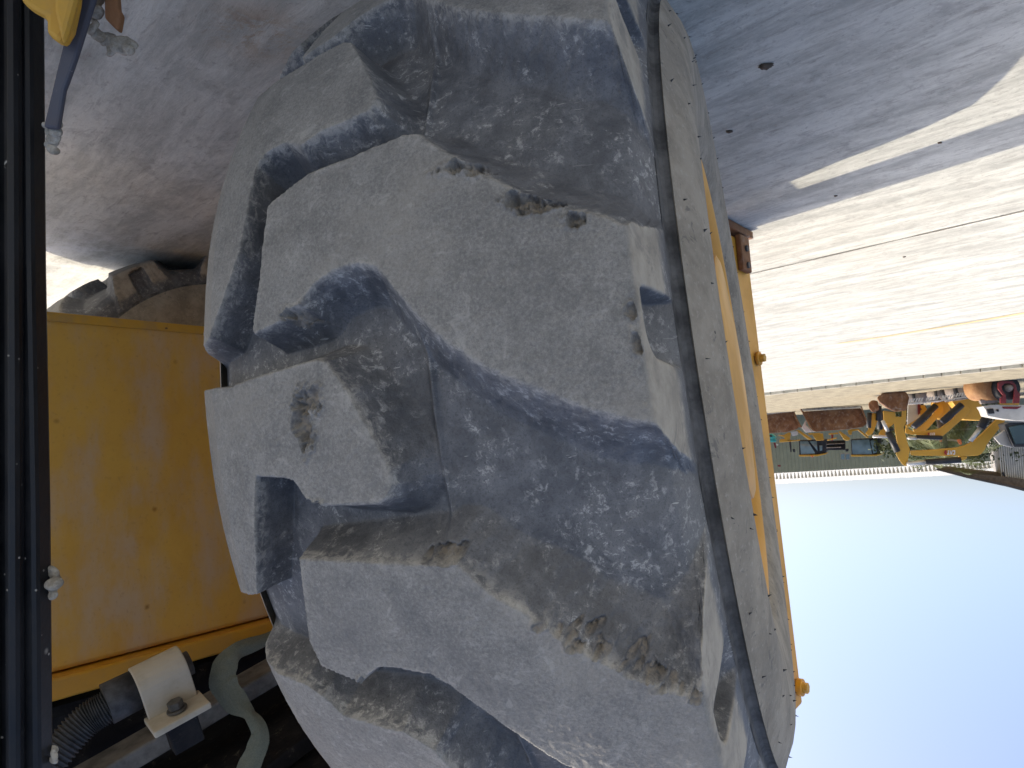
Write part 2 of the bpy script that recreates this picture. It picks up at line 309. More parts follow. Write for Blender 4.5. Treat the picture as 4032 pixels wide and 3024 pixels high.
_perm = rng.random((257, 257))
def vnoise(x, y):
    xi = np.floor(x).astype(int); yi = np.floor(y).astype(int); fx = x - xi; fy = y - yi
    fx = fx * fx * (3 - 2 * fx); fy = fy * fy * (3 - 2 * fy); g_ = lambda a, b: _perm[a % 257, b % 257]
    return (g_(xi, yi) * (1 - fx) + g_(xi + 1, yi) * fx) * (1 - fy) + (g_(xi, yi + 1) * (1 - fx) + g_(xi + 1, yi + 1) * fx) * fy - .5
def fbm(x, y, o=4):
    r = 0; a = 1
    for i in range(o): r = r + a * vnoise(x + 17 * i, y + 31 * i); a *= .5; x = x * 2.03; y = y * 2.03
    return r
DEG = math.pi / 180 * .75
def sdf(P, s, t):
    p = np.array(P, float); px, py = p[:, 0], p[:, 1] * DEG; y = t * DEG
    best = np.full(s.shape, 9.); ins = np.zeros(s.shape, bool); n = len(p)
    for i in range(n):
        j = (i + 1) % n; ax, ay, bx, by = px[i], py[i], px[j], py[j]; ex, ey = bx - ax, by - ay
        h = np.clip(((s - ax) * ex + (y - ay) * ey) / (ex * ex + ey * ey + 1e-12), 0, 1)
        best = np.minimum(best, (s - ax - h * ex) ** 2 + (y - ay - h * ey) ** 2)
        if abs(ey) > 1e-12:
            c = (ay > y) != (by > y); ins ^= c & (s < ex * (y - ay) / ey + ax)
    d = np.sqrt(best); return np.where(ins, -d, d)
# chips, tears and pits of the worn tread: (s, theta, half size across, half size along, depth)
CHIPS = [(.205, -12.9, .020, .006, .012), (.192, -12.3, .012, .005, .010), (.150, -9.4, .016, .007, .013), (.132, -8.6, .018, .005, .010), (.104, -7.2, .010, .006, .011), (.395, 3.4, .010, .022, .008), (.385, 1.8, .014, .011, .006),
         (.069, -.6, .005, .006, .004), (.067, 1.6, .004, .009, .005), (.40, 9.6, .012, .006, .012), (.268, 13.8, .020, .005, .012), (.39, 24.0, .014, .006, .014), (.396, -4.9, .012, .006, .013)]
for i in range(26):
    q = i / 25; CHIPS.append((.185 - .115 * q + random.gauss(0, .006), 19.3 + 6.1 * q + random.gauss(.1, .35), random.uniform(.003, .008), random.uniform(.002, .005), random.uniform(.002, .006)))
def tread(th0, th1, nth, ns, fine):
    s1 = np.linspace(S0, SL, ns); t1 = np.linspace(th0, th1, nth); s, t = np.meshgrid(s1, t1)
    y = t * DEG
    jit = (.0016 * fbm(s * 130, y * 130, 4) + .0030 * fbm(s * 28 + 5, y * 28, 3)) if fine else 0 * s
    if fine: jit = jit + .005 * np.exp(-((s - .13) / .07) ** 2 - ((t - 22) / 3.2) ** 2) * fbm(s * 90 + 3, y * 90, 4)
    dmin = np.full(s.shape, .2); own = np.full(s.shape, -1)
    for i, (P, k) in enumerate(lugs):
        tt = [q[1] for q in P]; a, b = min(tt) - 6, max(tt) + 6
        for sh in (-360, 0, 360):
            rows = np.where((t1 > a + sh) & (t1 < b + sh))[0]
            if len(rows) == 0: continue
            r0, r1 = rows[0], rows[-1] + 1
            d = sdf(P, s[r0:r1], t[r0:r1] - sh); sub = dmin[r0:r1]; m = d < sub
            sub[m] = d[m]; own[r0:r1][m] = i
    rampw = np.interp(s, [-.1, 0, .06, .12, .30, .37, .42, .46, .62], [.014, .028, .046, .050, .030, .022, .016, .010, .010])
    d = dmin + jit * np.clip(rampw / .045, .25, 1)
    q = np.clip((d + .0025) / rampw, 0, 1); h = (1 - q) ** 1.35
    x = np.interp(s, SEG, PO[:, 0]); ro = np.interp(s, SEG, PO[:, 1]); ri = np.interp(x, PI_X, PI_R)
    # smooth the profile corners
    ri = ri + .0055 * np.exp(-((s - .272 - .004 * fbm(y * 9, s * 0, 2)) / .0035) ** 2) - .004 * (1 / (1 + np.exp(-(s - .276) / .0025)))
    if fine:
        ri = ri + .0020 * fbm(s * 10, y * 10, 3) + .0006 * fbm(s * 75, y * 75, 3)
    r = ri + (ro - ri) * h
    pit = np.zeros(s.shape)
    tl = (t + 15) % 30 - 15   # pocket moulded into every outer shoulder
    sc_ = 1 / (1 + np.exp(-(tl + 2.2 + np.clip(.05 - s, 0, .2) * 6) / .06)) / (1 + np.exp((tl - 2.0 - np.clip(.05 - s, 0, .2) * 9) / .12)) / (1 + np.exp((s - .047 + .0022 * np.clip(tl, 0, 9) ** 2) / .0016))
    x = x + .022 * sc_ * h * np.clip((s - S0) / .03, 0, 1)
    if fine:
        r = r + h * (.0016 * fbm(s * 9 + 9, y * 9, 3) + .0007 * fbm(s * 190, y * 190, 3)) * np.clip((s - .055) / .02, .1, 1) - .0035 * np.exp(-((s - .066) / .005) ** 2) * h * np.clip(fbm(s * 60, y * 60, 3) + .1, 0, 1)
        for (cs, ct, a, b, dep) in CHIPS:
            k = np.sqrt(((s - cs) / a) ** 2 + ((t - ct) * DEG / b) ** 2) + .9 * fbm(s * 160 + ct, y * 160, 3)
            m = np.clip(1.15 - k, 0, 1); r = r - dep * np.clip(m * 2.2, 0, 1) * (.7 + .8 * (fbm(s * 220, y * 220, 3) + .4)); pit = np.maximum(pit, np.clip(m * 1.6, 0, 1))
            rim = np.exp(-((k - 1.25) / .22) ** 2); r = r + .0022 * rim * h
    h = h * (1 - .9 * sc_) * np.clip(.80 + .20 * np.clip((s - S0 - .012 + .006 * fbm(y * 30, s * 30, 3)) / .030, 0, 1), 0, 1)
    edge = np.exp(-np.abs(d + .001) / (.0045 if fine else .008))
    return s, t, x, r, h, edge, pit, own, d, rampw
def grid_mesh(th0, th1, nth, ns, fine):
    s, t, x, r, h, edge, pit, own, d, rw = tread(th0, th1, nth, ns, fine)
    a = np.radians(t); V = np.stack([x, -r * np.cos(a), r * np.sin(a)], -1) * K
    du = np.gradient(V, axis=1); dv = np.gradient(V, axis=0); N = np.cross(du, dv); N /= np.linalg.norm(N, axis=-1, keepdims=True) + 1e-12
    rad = V.copy(); rad[..., 0] = 0
    if (N * rad).sum() < 0: N = -N
    idx = np.arange(nth * ns).reshape(nth, ns)
    F = np.stack([idx[:-1, :-1], idx[:-1, 1:], idx[1:, 1:], idx[1:, :-1]], -1).reshape(-1, 4)
    fo = np.where(d < rw * .98, own, -1); fo = fo[:-1, :-1].reshape(-1)
    return V.reshape(-1, 3), N.reshape(-1, 3), F, fo, dict(lug=h.reshape(-1), edge=edge.reshape(-1), pit=pit.reshape(-1), shoulder=(1 / (1 + np.exp((s - .0615) / .0012))).reshape(-1))
def np_obj(name, V, N, F, at_, mat, parent, basis=None):
    used = np.unique(F); re = np.full(V.shape[0], -1); re[used] = np.arange(len(used)); F = re[F]; V = V[used]; N = N[used]
    me = bpy.data.meshes.new(name); me.vertices.add(len(V)); me.vertices.foreach_set('co', V.astype(np.float32).ravel())
    k = F.shape[1]; me.loops.add(F.size); me.loops.foreach_set('vertex_index', F.astype(np.int32).ravel()); me.polygons.add(len(F))
    me.polygons.foreach_set('loop_start', np.arange(0, F.size, k, dtype=np.int32)); me.polygons.foreach_set('loop_total', np.full(len(F), k, np.int32))
    me.polygons.foreach_set('use_smooth', np.ones(len(F), bool)); me.update(calc_edges=True); me.validate()
    for n, v in at_.items():
        A = me.attributes.new(n, 'FLOAT', 'POINT'); A.data.foreach_set('value', v[used].astype(np.float32))
    me.normals_split_custom_set_from_vertices([tuple(q) for q in N])
    me.materials.append(mat); o = bpy.data.objects.new(name, me); COL.objects.link(o)
    if parent: o.parent = parent
    if basis is not None: o.matrix_basis = basis
    return o
def lathe(prof, n=160, seg=None):
    prof = np.array(prof); a = np.linspace(0, 2 * np.pi, n, endpoint=False); m = len(prof)
    V = np.stack([np.repeat(prof[None, :, 0], n, 0), -prof[None, :, 1] * np.cos(a)[:, None], prof[None, :, 1] * np.sin(a)[:, None]], -1).reshape(-1, 3)
    F = [(i * m + j, i * m + j + 1, ((i + 1) % n) * m + j + 1, ((i + 1) % n) * m + j) for i in range(n) for j in range(m - 1)]
    return V * K, F
def lathe_obj(name, prof, mat, parent, basis=None, n=160, sharp=False):
    V, F = lathe(prof, n); me = bpy.data.meshes.new(name); me.from_pydata([tuple(v) for v in V], [], F)
    bm = bmesh.new(); bm.from_mesh(me); bmesh.ops.remove_doubles(bm, verts=bm.verts[:], dist=1e-5); bmesh.ops.recalc_face_normals(bm, faces=bm.faces[:])
    for f in bm.faces: f.smooth = True
    for e in bm.edges:
        if len(e.link_faces) == 2 and e.calc_face_angle(0) > R_(28): e.smooth = False
    bm.to_mesh(me); bm.free(); me.materials.append(mat)
    o = bpy.data.objects.new(name, me); COL.objects.link(o)
    if parent: o.parent = parent
    if basis is not None: o.matrix_basis = basis
    return o
def wheel_matrix(c, f, x, u):
    c = Vector(c) * K; f = Vector(f); x = Vector(x); u = Vector(u)
    return Matrix(((x.x, f.x, u.x, c.x), (x.y, f.y, u.y, c.y), (x.z, f.z, u.z, c.z), (0, 0, 0, 1)))
SIDE_OUT = [(.0670, .615), (.0664, .6185), (.0653, .620), (.0641, .6175), (.058, .603), (.050, .586), (.0445, .567), (.0416, .548), (.0410, .528), (.0420, .500), (.045, .470), (.049, .440), (.054, .420), (.062, .408), (.077, .402), (.10, .395)]
CHAN = [(.0785, .629), (.0785, .622), (.077, .617), (.073, .6145), (.0670, .615)]
SIDE_IN = [(.611, .651), (.618, .645), (.624, .625), (.632, .595), (.632, .56), (.627, .53), (.615, .47), (.60, .43), (.575, .40), (.55, .395)]
RIM = [(.10, .405), (.072, .405), (.064, .401), (.061, .392), (.063, .384), (.072, .374), (.085, .362), (.100, .352), (.108, .30), (.098, .235), (.080, .225), (.060, .215), (.056, .205), (.0545, .12), (.050, .10), (.049, .0)]
RIM_IN = [(.56, .405), (.59, .405), (.598, .40), (.598, .388), (.585, .375), (.56, .355), (.50, .34), (.42, .33), (.40, .12), (.40, 0)]

MACH = (.1, 1.4, 0)
loader = empty('wheel_loader', MACH, 'big yellow loading machine whose dusty worn tyre fills the picture', 'loader')
LB = Matrix.Translation(-Vector(MACH) * K)
WM = LB @ wheel_matrix(WC, wf, wx, wu)
V, N, F, fo, A = grid_mesh(-52, 52, 740, 500, True)
Vc, Nc, Fc, foc, Ac = grid_mesh(52, 308, 256, 90, False)
def join(a, b): return np.concatenate([a, b])
allV = join(V, Vc); allN = join(N, Nc); allF = join(F, Fc + len(V)); allo = join(fo, foc); allA = {k: join(A[k], Ac[k]) for k in A}
tyre = np_obj('tyre', allV, allN, allF[allo < 0], allA, M['rubber'], loader, WM)
tyre['label'] = 'large dusty worn tyre with deep chevron tread'
for i in range(len(lugs)):
    f_ = allF[allo == i]
    if len(f_): np_obj('tread_lug', allV, allN, f_, allA, M['rubber'], tyre)
lathe_obj('sidewall', SIDE_OUT, M['side'], tyre, n=360); lathe_obj('shoulder_channel', CHAN, M['chan'], tyre, n=360); lathe_obj('sidewall', SIDE_IN, M['side'], tyre, n=160)
rim = lathe_obj('rim', RIM, M['yellow'], loader, WM, n=200); lathe_obj('rim_back', RIM_IN, M['yellow'], rim, n=96)
# moulding nubs on the sidewall
mbs = MB()
for (xx, rr, n) in ((.0410, .528, 34), (.0580, .603, 26), (.0445, .567, 22)):
    for i in range(n):
        a = 2 * math.pi * (i + random.uniform(-.35, .35)) / n; c = Vector((xx, -rr * math.cos(a), rr * math.sin(a))); l = random.uniform(.002, .006); wd = random.uniform(.0006, .0013)
        ta = Vector((0, math.sin(a), math.cos(a))) * wd; rd = Vector((0, -math.cos(a), math.sin(a))) * wd
        tip = c + Vector((-l, random.uniform(-.002, .002), random.uniform(-.002, .002)))
        mbs.add([c - ta - rd, c + ta - rd, c + ta + rd, c - ta + rd, tip], [(0, 1, 4), (1, 2, 4), (2, 3, 4), (3, 0, 4)])
me = bpy.data.meshes.new('vent_spew'); me.from_pydata([tuple(v * K) for v in mbs.v], [], mbs.f); me.materials.append(M['hose'])
vs = bpy.data.objects.new('vent_spew', me); COL.objects.link(vs); vs.parent = tyre; vs['kind'] = 'stuff'

# ------------------------------------------------------------------ rest of the machine (its long axis is turned from the steered wheel)
MA = R_(38); mx = Vector((math.cos(MA), math.sin(MA), 0)); mf = Vector((-math.sin(MA), math.cos(MA), 0)); mz = Vector((0, 0, 1))
def mp(x, f, z): return mx * x + mf * f + mz * z
def mbox(mb, x0, x1, f0, f1, z0, z1): return mb.box(mp((x0 + x1) / 2, (f0 + f1) / 2, (z0 + z1) / 2), mx * (x1 - x0) / 2, mf * (f1 - f0) / 2, mz * (z1 - z0) / 2)
# opposite wheel
fc = mp(2.86, 1.55, .735) 
Vf, Nf, Ff, fof, Af = grid_mesh(-180, 180, 480, 110, False)
FM = LB @ wheel_matrix(fc - mx * .30, mf, mx, mz)
ft = np_obj('tyre', Vf, Nf, Ff, Af, M['rubber'], loader, FM); ft['label'] = 'opposite tyre in shadow under the yellow frame'
lathe_obj('sidewall', SIDE_OUT, M['side'], ft, n=120); lathe_obj('shoulder_channel', CHAN, M['chan'], ft, n=120); lathe_obj('sidewall', SIDE_IN, M['side'], ft, n=120)
rim2 = lathe_obj('rim', RIM, M['yellow'], loader, FM, n=96); lathe_obj('rim_back', RIM_IN, M['yellow'], rim2, n=96)
# frame panel
mb = MB(); mbox(mb, 1.875, 2.35, -.0, 3.2, .462, 1.285); fr = mb.build('frame_panel', M['panel'], loader, bevel=.012); fr['label'] = 'rust-spotted yellow frame panel beside the tyre'
mb = MB(); mbox(mb, 1.838, 2.30, -.0, 3.2, 1.288, 1.338); mb.build('flange', M['yellow'], fr, bevel=.006)
mb = MB(); mbox(mb, 1.868, 1.9, -.0, 3.2, .452, .475); mb.build('edge_strip', M['chip'], fr, bevel=.004)
# underside plate, then unseen hood, curved plate and side plate added to cast shade
mb = MB(); mbox(mb, 1.80, 3.2, .05, 2.26, 1.62, 1.66); mb.build('underside_plate', M['under'], loader)
mb = MB(); mbox(mb, 1.85, 3.15, .1, 2.2, 1.665, 2.8); mb.build('hood', M['yellow'], loader, bevel=.12)  # out-of-view body box, sized to block sun from ground and tyre
mb = MB(); P = [(2.60, .06), (2.58, .40), (2.565, .55), (2.565, .69), (2.555, .83), (2.52, .98), (2.42, 1.065), (2.32, 1.125), (2.15, 1.30), (1.98, 1.66), (1.96, 1.66), (1.96, .08)]
mb.prism([mp(.97, f, z) for f, z in P], mx * .05); mb.build('shadow_plate', M['yellow'], loader, bevel=.008)  # hidden plate added for its shadow, front curve cut to shape the shade edge
mb = MB(); mbox(mb, 1.36, 1.44, 1.15, 2.35, .32, 1.62); mb.build('sun_blocker', M['yellow'], loader, bevel=.008)  # hidden plate added to close a sunlit gap in the ground shade
# upright leg with foot pad
lt = at(3105, 2765, 3.0); lb_ = at(2880, 985, 2.98)
lb_ = Vector((-.880, 2.757, .05)); FL = lb_ + Vector((-.616, .788, 0)) * .25; ld = at(3162, 2770, 2.93) - FL
sx = Vector((.788, .616, 0)); lfw = Vector((-.616, .788, 0))
mb = MB(); mb.prism([lb_, lb_ + sx * .19, lb_ + sx * .19 + lfw * .25, lb_ + lfw * .25], ld); leg = mb.build('outrigger_leg', M['yellow'], loader, bevel=.012)
ln = ld.normalized()
for q, r_, l_ in ((.955, .034, .030), (.26, .03, .018)):
    c = lb_ + ld * q + lfw * .19; mb = MB(); mb.tube([c + sx * -.005, c - sx * l_], r_, 24); bs = mb.build('pin_boss', M['yellow'], leg, bevel=.004)
    mb = MB(); mb.tube([c - sx * l_, c - sx * (l_ + .018)], r_ * .62, 6); mb.build('bolt', M['chip'], leg)
mb = MB(); mb.box(lb_ + lfw * .13 + Vector((0, 0, -.03)) + sx * .09, sx * .11, lfw * .15, (0, 0, .016)); pad = mb.build('foot_pad', M['rust'], loader, bevel=.005)
mb = MB(); mb.box(lb_ + sx * -.012 + lfw * .16 + Vector((0, 0, .07)), sx * .012, lfw * .05, (0, 0, .075)); lug_ = mb.build('pad_bracket', M['rust'], pad, bevel=.006)
for zz in (.05, .12):
    mb = MB(); c = lb_ + sx * -.024 + lfw * .16 + Vector((0, 0, zz)); mb.tube([c, c - sx * .008], .013, 12); mb.build('bolt', M['dust'], pad)

# black upright near the camera and its yellow knuckle, blade and mud
pd = .82
def near_slab(name, px, dep, thick, mat, parent=loader, bevel=.004):
    mb = MB(); mb.prism([at(u, v, dep) for u, v in px], FWD * thick); return mb.build(name, mat, parent, bevel=bevel)
post = near_slab('post', [(112, -700), (124, 1000), (142, 2000), (158, 3900), (-420, 3900), (-420, -700)], pd, .03, M['black'], bevel=.006)
near_slab('post_rib', [(2, -700), (6, 1500), (14, 3900), (66, 3900), (60, 1500), (50, -700)], pd - .018, .02, M['black'], post, .008)
near_slab('post_rib', [(-330, -700), (-300, 1500), (-270, 3900), (-60, 3900), (-70, 1500), (-80, -700)], pd - .03, .035, M['black'], post, .012)
near_slab('knuckle', [(60, -260), (75, 0), (110, 30), (178, 68), (176, 128), (232, 170), (268, 110), (292, 0), (322, -260)], pd - .045, .018, M['chip'], bevel=.006)
near_slab('knuckle', [(205, -260), (210, 40), (240, 172), (262, 112), (292, 0), (330, -260)], pd - .055, .012, M['chip'], bevel=.008)
near_slab('blade', [(168, 500), (226, 505), (252, 350), (262, 325), (296, 230), (368, 0), (430, -260), (345, -260), (292, 0), (232, 230)], pd - .02, .008, M['blade'], bevel=.003)
def lump(name, pts, parent, mat=M['mud'], dep=pd, r=.02, seed=1):
    rnd = random.Random(seed); bm = bmesh.new()
    for (u, v, q) in pts:
        c = at(u, v, dep + rnd.uniform(-.008, .008)); mt = Matrix.Translation(c) @ Matrix.Rotation(rnd.uniform(0, 3), 4, 'Y') @ Matrix.Diagonal((r * q * .8, r * q * .45, r * q * rnd.uniform(.6, 1.3), 1))
        bmesh.ops.create_icosphere(bm, subdivisions=3, radius=1, matrix=mt)
    for v in bm.verts:
        p = v.co * 90; k = math.sin(p.x + 2 * math.sin(p.z)) * math.sin(p.y * 1.3 + 1) * math.sin(p.z * 1.1 + seed); v.co += v.normal * k * r * .30
        p = v.co * 260; v.co += v.normal * math.sin(p.x) * math.sin(p.y) * math.sin(p.z + 1) * r * .20
    mb = MB(); bm.verts.index_update(); mb.add([v.co.copy() for v in bm.verts], [tuple(q.index for q in f.verts) for f in bm.faces]); bm.free()
    return mb.build(name, mat, parent, True)
lump('mud_clump', [(212, 505, .9), (195, 515, .8), (222, 520, .9), (215, 545, .9), (205, 565, .8), (212, 590, .8), (228, 490, .7), (180, 500, .5)], post, r=.009, seed=3)
lump('mud_clump', [(205, 2255, .8), (209, 2275, 1.0), (212, 2297, 1.0), (211, 2318, .9), (207, 2340, .7)], post, dep=pd + .02, r=.009, seed=5)
lump('mud_clump', [(212, 2950, .8), (214, 2970, .9), (214, 2990, .8)], post, dep=pd + .02, r=.008, seed=6)
lump('mud_clump', [(395, 145, .8), (415, 160, .9), (440, 172, 1.1), (465, 178, 1.1), (485, 185, 1.0), (503, 197, .8), (380, 135, .7), (450, 198, .7), (365, 105, .6), (372, 80, .6), (385, 50, .7), (382, 20, .7), (425, 150, .7), (495, 165, .6)], post, dep=pd + .02, r=.012, seed=9)
near_slab('bracket', [(405, -260), (410, 70), (450, 110), (462, 118), (474, 50), (462, 30), (400, -260)][:-1] + [(440, -260)], pd + .01, .012, M['rust'], bevel=.003)

# hose, clamp, strap and grime above the frame
def sweep(path, n=40):
    P = [Vector(p) for p in path]; out_ = []
    for i in range(len(P) - 1):
        p0, p1, p2, p3 = P[max(i - 1, 0)], P[i], P[i + 1], P[min(i + 2, len(P) - 1)]
        for k in range(n):
            t = k / n; out_.append(.5 * ((2 * p1) + (p2 - p0) * t + (2 * p0 - 5 * p1 + 4 * p2 - p3) * t * t + (3 * p1 - p0 - 3 * p2 + p3) * t ** 3))
    return out_ + [P[-1]]
hd = 1.42
hp = sweep([at(60, 3180, hd - .1), at(215, 2975, hd - .04), at(330, 2845, hd), at(410, 2790, hd + .02), at(480, 2745, hd + .04)], 60)
mb = MB(); mb.tube(hp, [.031 + .0026 * math.sin(i * .9) for i in range(len(hp))], 18); mb.build('hose', M['hose'], loader, True)
ca, cb = at(462, 2752, hd + .03), at(655, 2655, hd + .09); cd = (cb - ca).normalized()
mb = MB(); mb.tube([ca - cd * .02, ca + cd * .035], [.042, .041], 28); mb.tube([ca + cd * .035, cb], .038, 28); mb.build('grommet', M['hose'], loader, True)
mb = MB(); mb.tube([cb - cd * .01, cb + cd * .03, cb + cd * .03, cb + cd * .05], [.040, .038, .026, .026], 24); mb.build('hose_fitting', M['bolt'], loader, True)
# half-round clamp with foot flange
side = cd.cross(FWD).normalized(); side = -side if side.z > 0 else side
prof = [(math.cos(a), math.sin(a)) for a in np.linspace(-.25 * math.pi, math.pi * 1.05, 18)]
mb = MB(); ca2 = ca + cd * .035; up_ = (UPV - cd * UPV.dot(cd)).normalized(); fr_ = cd.cross(up_); fr_ = fr_ if fr_.dot(FWD) < 0 else -fr_
ring = []
# cross-section: arch open to the top, running down into two walls
arch = [(-.046, .05)] + [(-.046 * math.cos(a), -.046 * math.sin(a)) for a in np.linspace(0, math.pi, 16)] + [(.046, .060)]
inn = [(x * .86, y * .86 + .003) for x, y in arch[::-1]]
sec = arch + inn
mb.prism([ca2 + fr_ * x + up_ * y for x, y in sec], cd * .098); cl = mb.build('hose_clamp', M['cream'], loader, bevel=.003)
fl = ca2 + fr_ * .066 + up_ * .060 + cd * .05
mb = MB(); mb.box(fl, cd * .056, fr_ * .040, up_ * .007); mb.build('clamp_foot', M['cream'], cl, bevel=.003)
mb = MB(); b0 = fl + fr_ * .004; mb.tube([b0 - up_ * .008, b0 - up_ * .014], .020, 24); mb.tube([b0 - up_ * .014, b0 - up_ * .030], .016, 6); mb.build('bolt', M['bolt'], cl, bevel=.002)
mb = MB(); mb.box(fl + up_ * .04, cd * .030, fr_ * .022, up_ * .032); mb.build('bracket', M['under'], loader, bevel=.004)
# beams and dirty plates overhead
def beam(name, a, b, w1, w2, mat, parent=loader):
    a = Vector(a); b = Vector(b); d = (b - a).normalized(); s_ = d.cross(Vector((0, 0, 1))).normalized(); u_ = s_.cross(d); mb = MB()
    mb.prism([a + s_ * w1 + u_ * w2, a - s_ * w1 + u_ * w2, a - s_ * w1 - u_ * w2, a + s_ * w1 - u_ * w2], b - a); return mb.build(name, mat, parent, bevel=.006)
beam('cross_beam', at(150, 3180, 1.5), at(1420, 2440, 2.05), .05, .022, M['dust'])
beam('cross_beam', at(560, 3220, 1.62), at(1500, 2560, 2.1), .19, .02, M['under'])
beam('cross_beam', at(900, 3330, 1.5), at(1700, 2700, 1.95), .17, .02, M['under'])
beam('pipe', at(120, 2780, 1.9), at(520, 2560, 2.2), .035, .035, M['dust'])
beam('pipe', at(820, 2560, 2.1), at(830, 2820, 2.0), .02, .02, M['under'])
mb = MB(); mbox(mb, 1.9, 2.8, .05, 2.4, 1.36, 1.60); mb.build('tank', M['under'], loader, bevel=.03)
# ragged strap
sp = [(1130, 2475, 1.72), (1040, 2520, 1.66), (930, 2565, 1.6), (885, 2625, 1.58), (880, 2690, 1.57), (925, 2760, 1.56), (985, 2815, 1.55), (1022, 2880, 1.54), (1010, 2950, 1.53), (975, 3030, 1.52), (940, 3130, 1.5)]
sw_ = [.022, .028, .036, .056, .062, .050, .024, .034, .043, .045, .045]; tw = [.9, .6, .3, .1, 0, -.3, -1.0, -.4, -.1, 0, 0]
cen = sweep([at(*p) for p in sp], 14); nS = len(cen); mb = MB(); vs_ = []
for i, p in enumerate(cen):
    q = i / (nS - 1) * (len(sp) - 1); wd = np.interp(q, range(len(sp)), sw_) * (1 + .04 * math.sin(i * .37)); a = np.interp(q, range(len(sp)), tw)
    t = (cen[min(i + 1, nS - 1)] - cen[max(i - 1, 0)]).normalized(); s1_ = t.cross(FWD).normalized(); n1_ = t.cross(s1_)
    dirv = s1_ * math.cos(a) + n1_ * math.sin(a); nn = t.cross(dirv)
    for k in range(7):
        e_ = k / 6 * 2 - 1; vs_.append(p + dirv * wd * .5 * e_ * (1 + (.03 * random.random() if k in (0, 6) else 0)) + nn * (.004 * math.cos(e_ * 2.2) + .0006 * math.sin(i * .5 + k)))
mb.add(vs_, [(i * 7 + k, i * 7 + k + 1, (i + 1) * 7 + k + 1, (i + 1) * 7 + k) for i in range(nS - 1) for k in range(6)])
st = mb.build('strap', M['strap'], None, False); sm = st.modifiers.new('thick', 'SOLIDIFY'); sm.thickness = .003
tag(st, 'frayed grey-green webbing strap dangling twisted beside the tyre', 'strap')

# ------------------------------------------------------------------ background yard
HF = Vector((0, 1, 0))
BGX = Vector((math.cos(R_(-22)), -math.sin(R_(-22)), 0))
def slab(name, pts, dep, thick, mat, parent, bevel=0, conv=None, back=None):
    mb = MB(); q = [conv(*p) for p in pts] if conv else pts
    bd = (back or Vector((-.45, .89, 0)))
    mb.prism([at(u, v, dep) for u, v in q], bd * thick); return mb.build(name, mat, parent, bevel=bevel)
c2 = lambda x, y: (3400 + x * .3135, 1440 + y * .3135)
c1 = lambda x, y: (3000 + x * .226, 1600 + y * .226)
def rod(name, a, b, r, dep, mat, parent, conv=c2, r2=None):
    mb = MB(); p = at(*conv(*a), dep); q = at(*conv(*b), dep); mb.tube([p, q], [r, r2 or r], 10); return mb.build(name, mat, parent, True)
def logo(parent, x0, y0, x1, y1, dep, conv=c2):
    # a dark red wedge and three white letters, raised on the boom side
    def quad(name, P, mat, d=dep):
        mb = MB(); mb.prism([at(*conv(*p), d) for p in P], Vector((.05, -.1, 0)) * .2); mb.build(name, mat, parent)
    w_ = x1 - x0; h_ = y1 - y0; L = lambda a, b: (x0 + a * w_, y1 - b * h_)   # a runs along the picture, b up the letter (the place is upside down in the picture)
    quad('emblem', [L(0, .5), L(.16, -.05), L(.26, -.05), L(.22, 1.05), L(.14, 1.05)], M['logored'])
    # letters from the picture's right to left: C A T
    for P in ([L(1, 0), L(.80, 0), L(.80, .25), L(.93, .25), L(.93, .75), L(.80, .75), L(.80, 1), L(1, 1)],):
        quad('letter_c', P, M['logo'])
    quad('letter_a', [L(.78, 1), L(.70, 0), L(.60, 0), L(.52, 1), L(.58, 1), L(.65, .3), L(.72, 1)], M['logo'])
    quad('letter_t', [L(.50, 0), L(.28, 0), L(.28, .25), L(.36, .25), L(.36, 1), L(.43, 1), L(.43, .25), L(.50, .25)], M['logo'])
# excavators
EX = 'yellow excavators parked in a row'
def excavator(label, dep, boom, stick=None, bucket=None, rods=(), house=None, lg=None, conv=c2, extra=()):
    cx = [conv(*p) for p in boom]; u0 = sum(p[0] for p in cx) / len(cx); b = at(u0, 1660, dep); e = empty('excavator', (b.x, b.y, 0), label, 'excavator', EX)
    bo = slab('boom', boom, dep, .34, M['byellow'], e, .02, conv)
    if lg: logo(bo, *lg, dep - .03, conv)
    if stick: slab('stick', stick, dep + .02, .28, M['byellow'], e, .02, conv)
    if bucket: slab('bucket', bucket, dep - .25, .8, M['rust'], e, .05, conv)
    for (a, q, r, m) in rods: rod('cylinder', a, q, r, dep - .05, M[m], e, conv)
    if house:
        for P, m, nm in house: slab(nm, P, dep + .3, 1.6, M[m], e, .06, conv)
    for P, m, nm, dd in extra: slab(nm, P, dep + dd, .3, M[m], e, .02, conv)
    return e
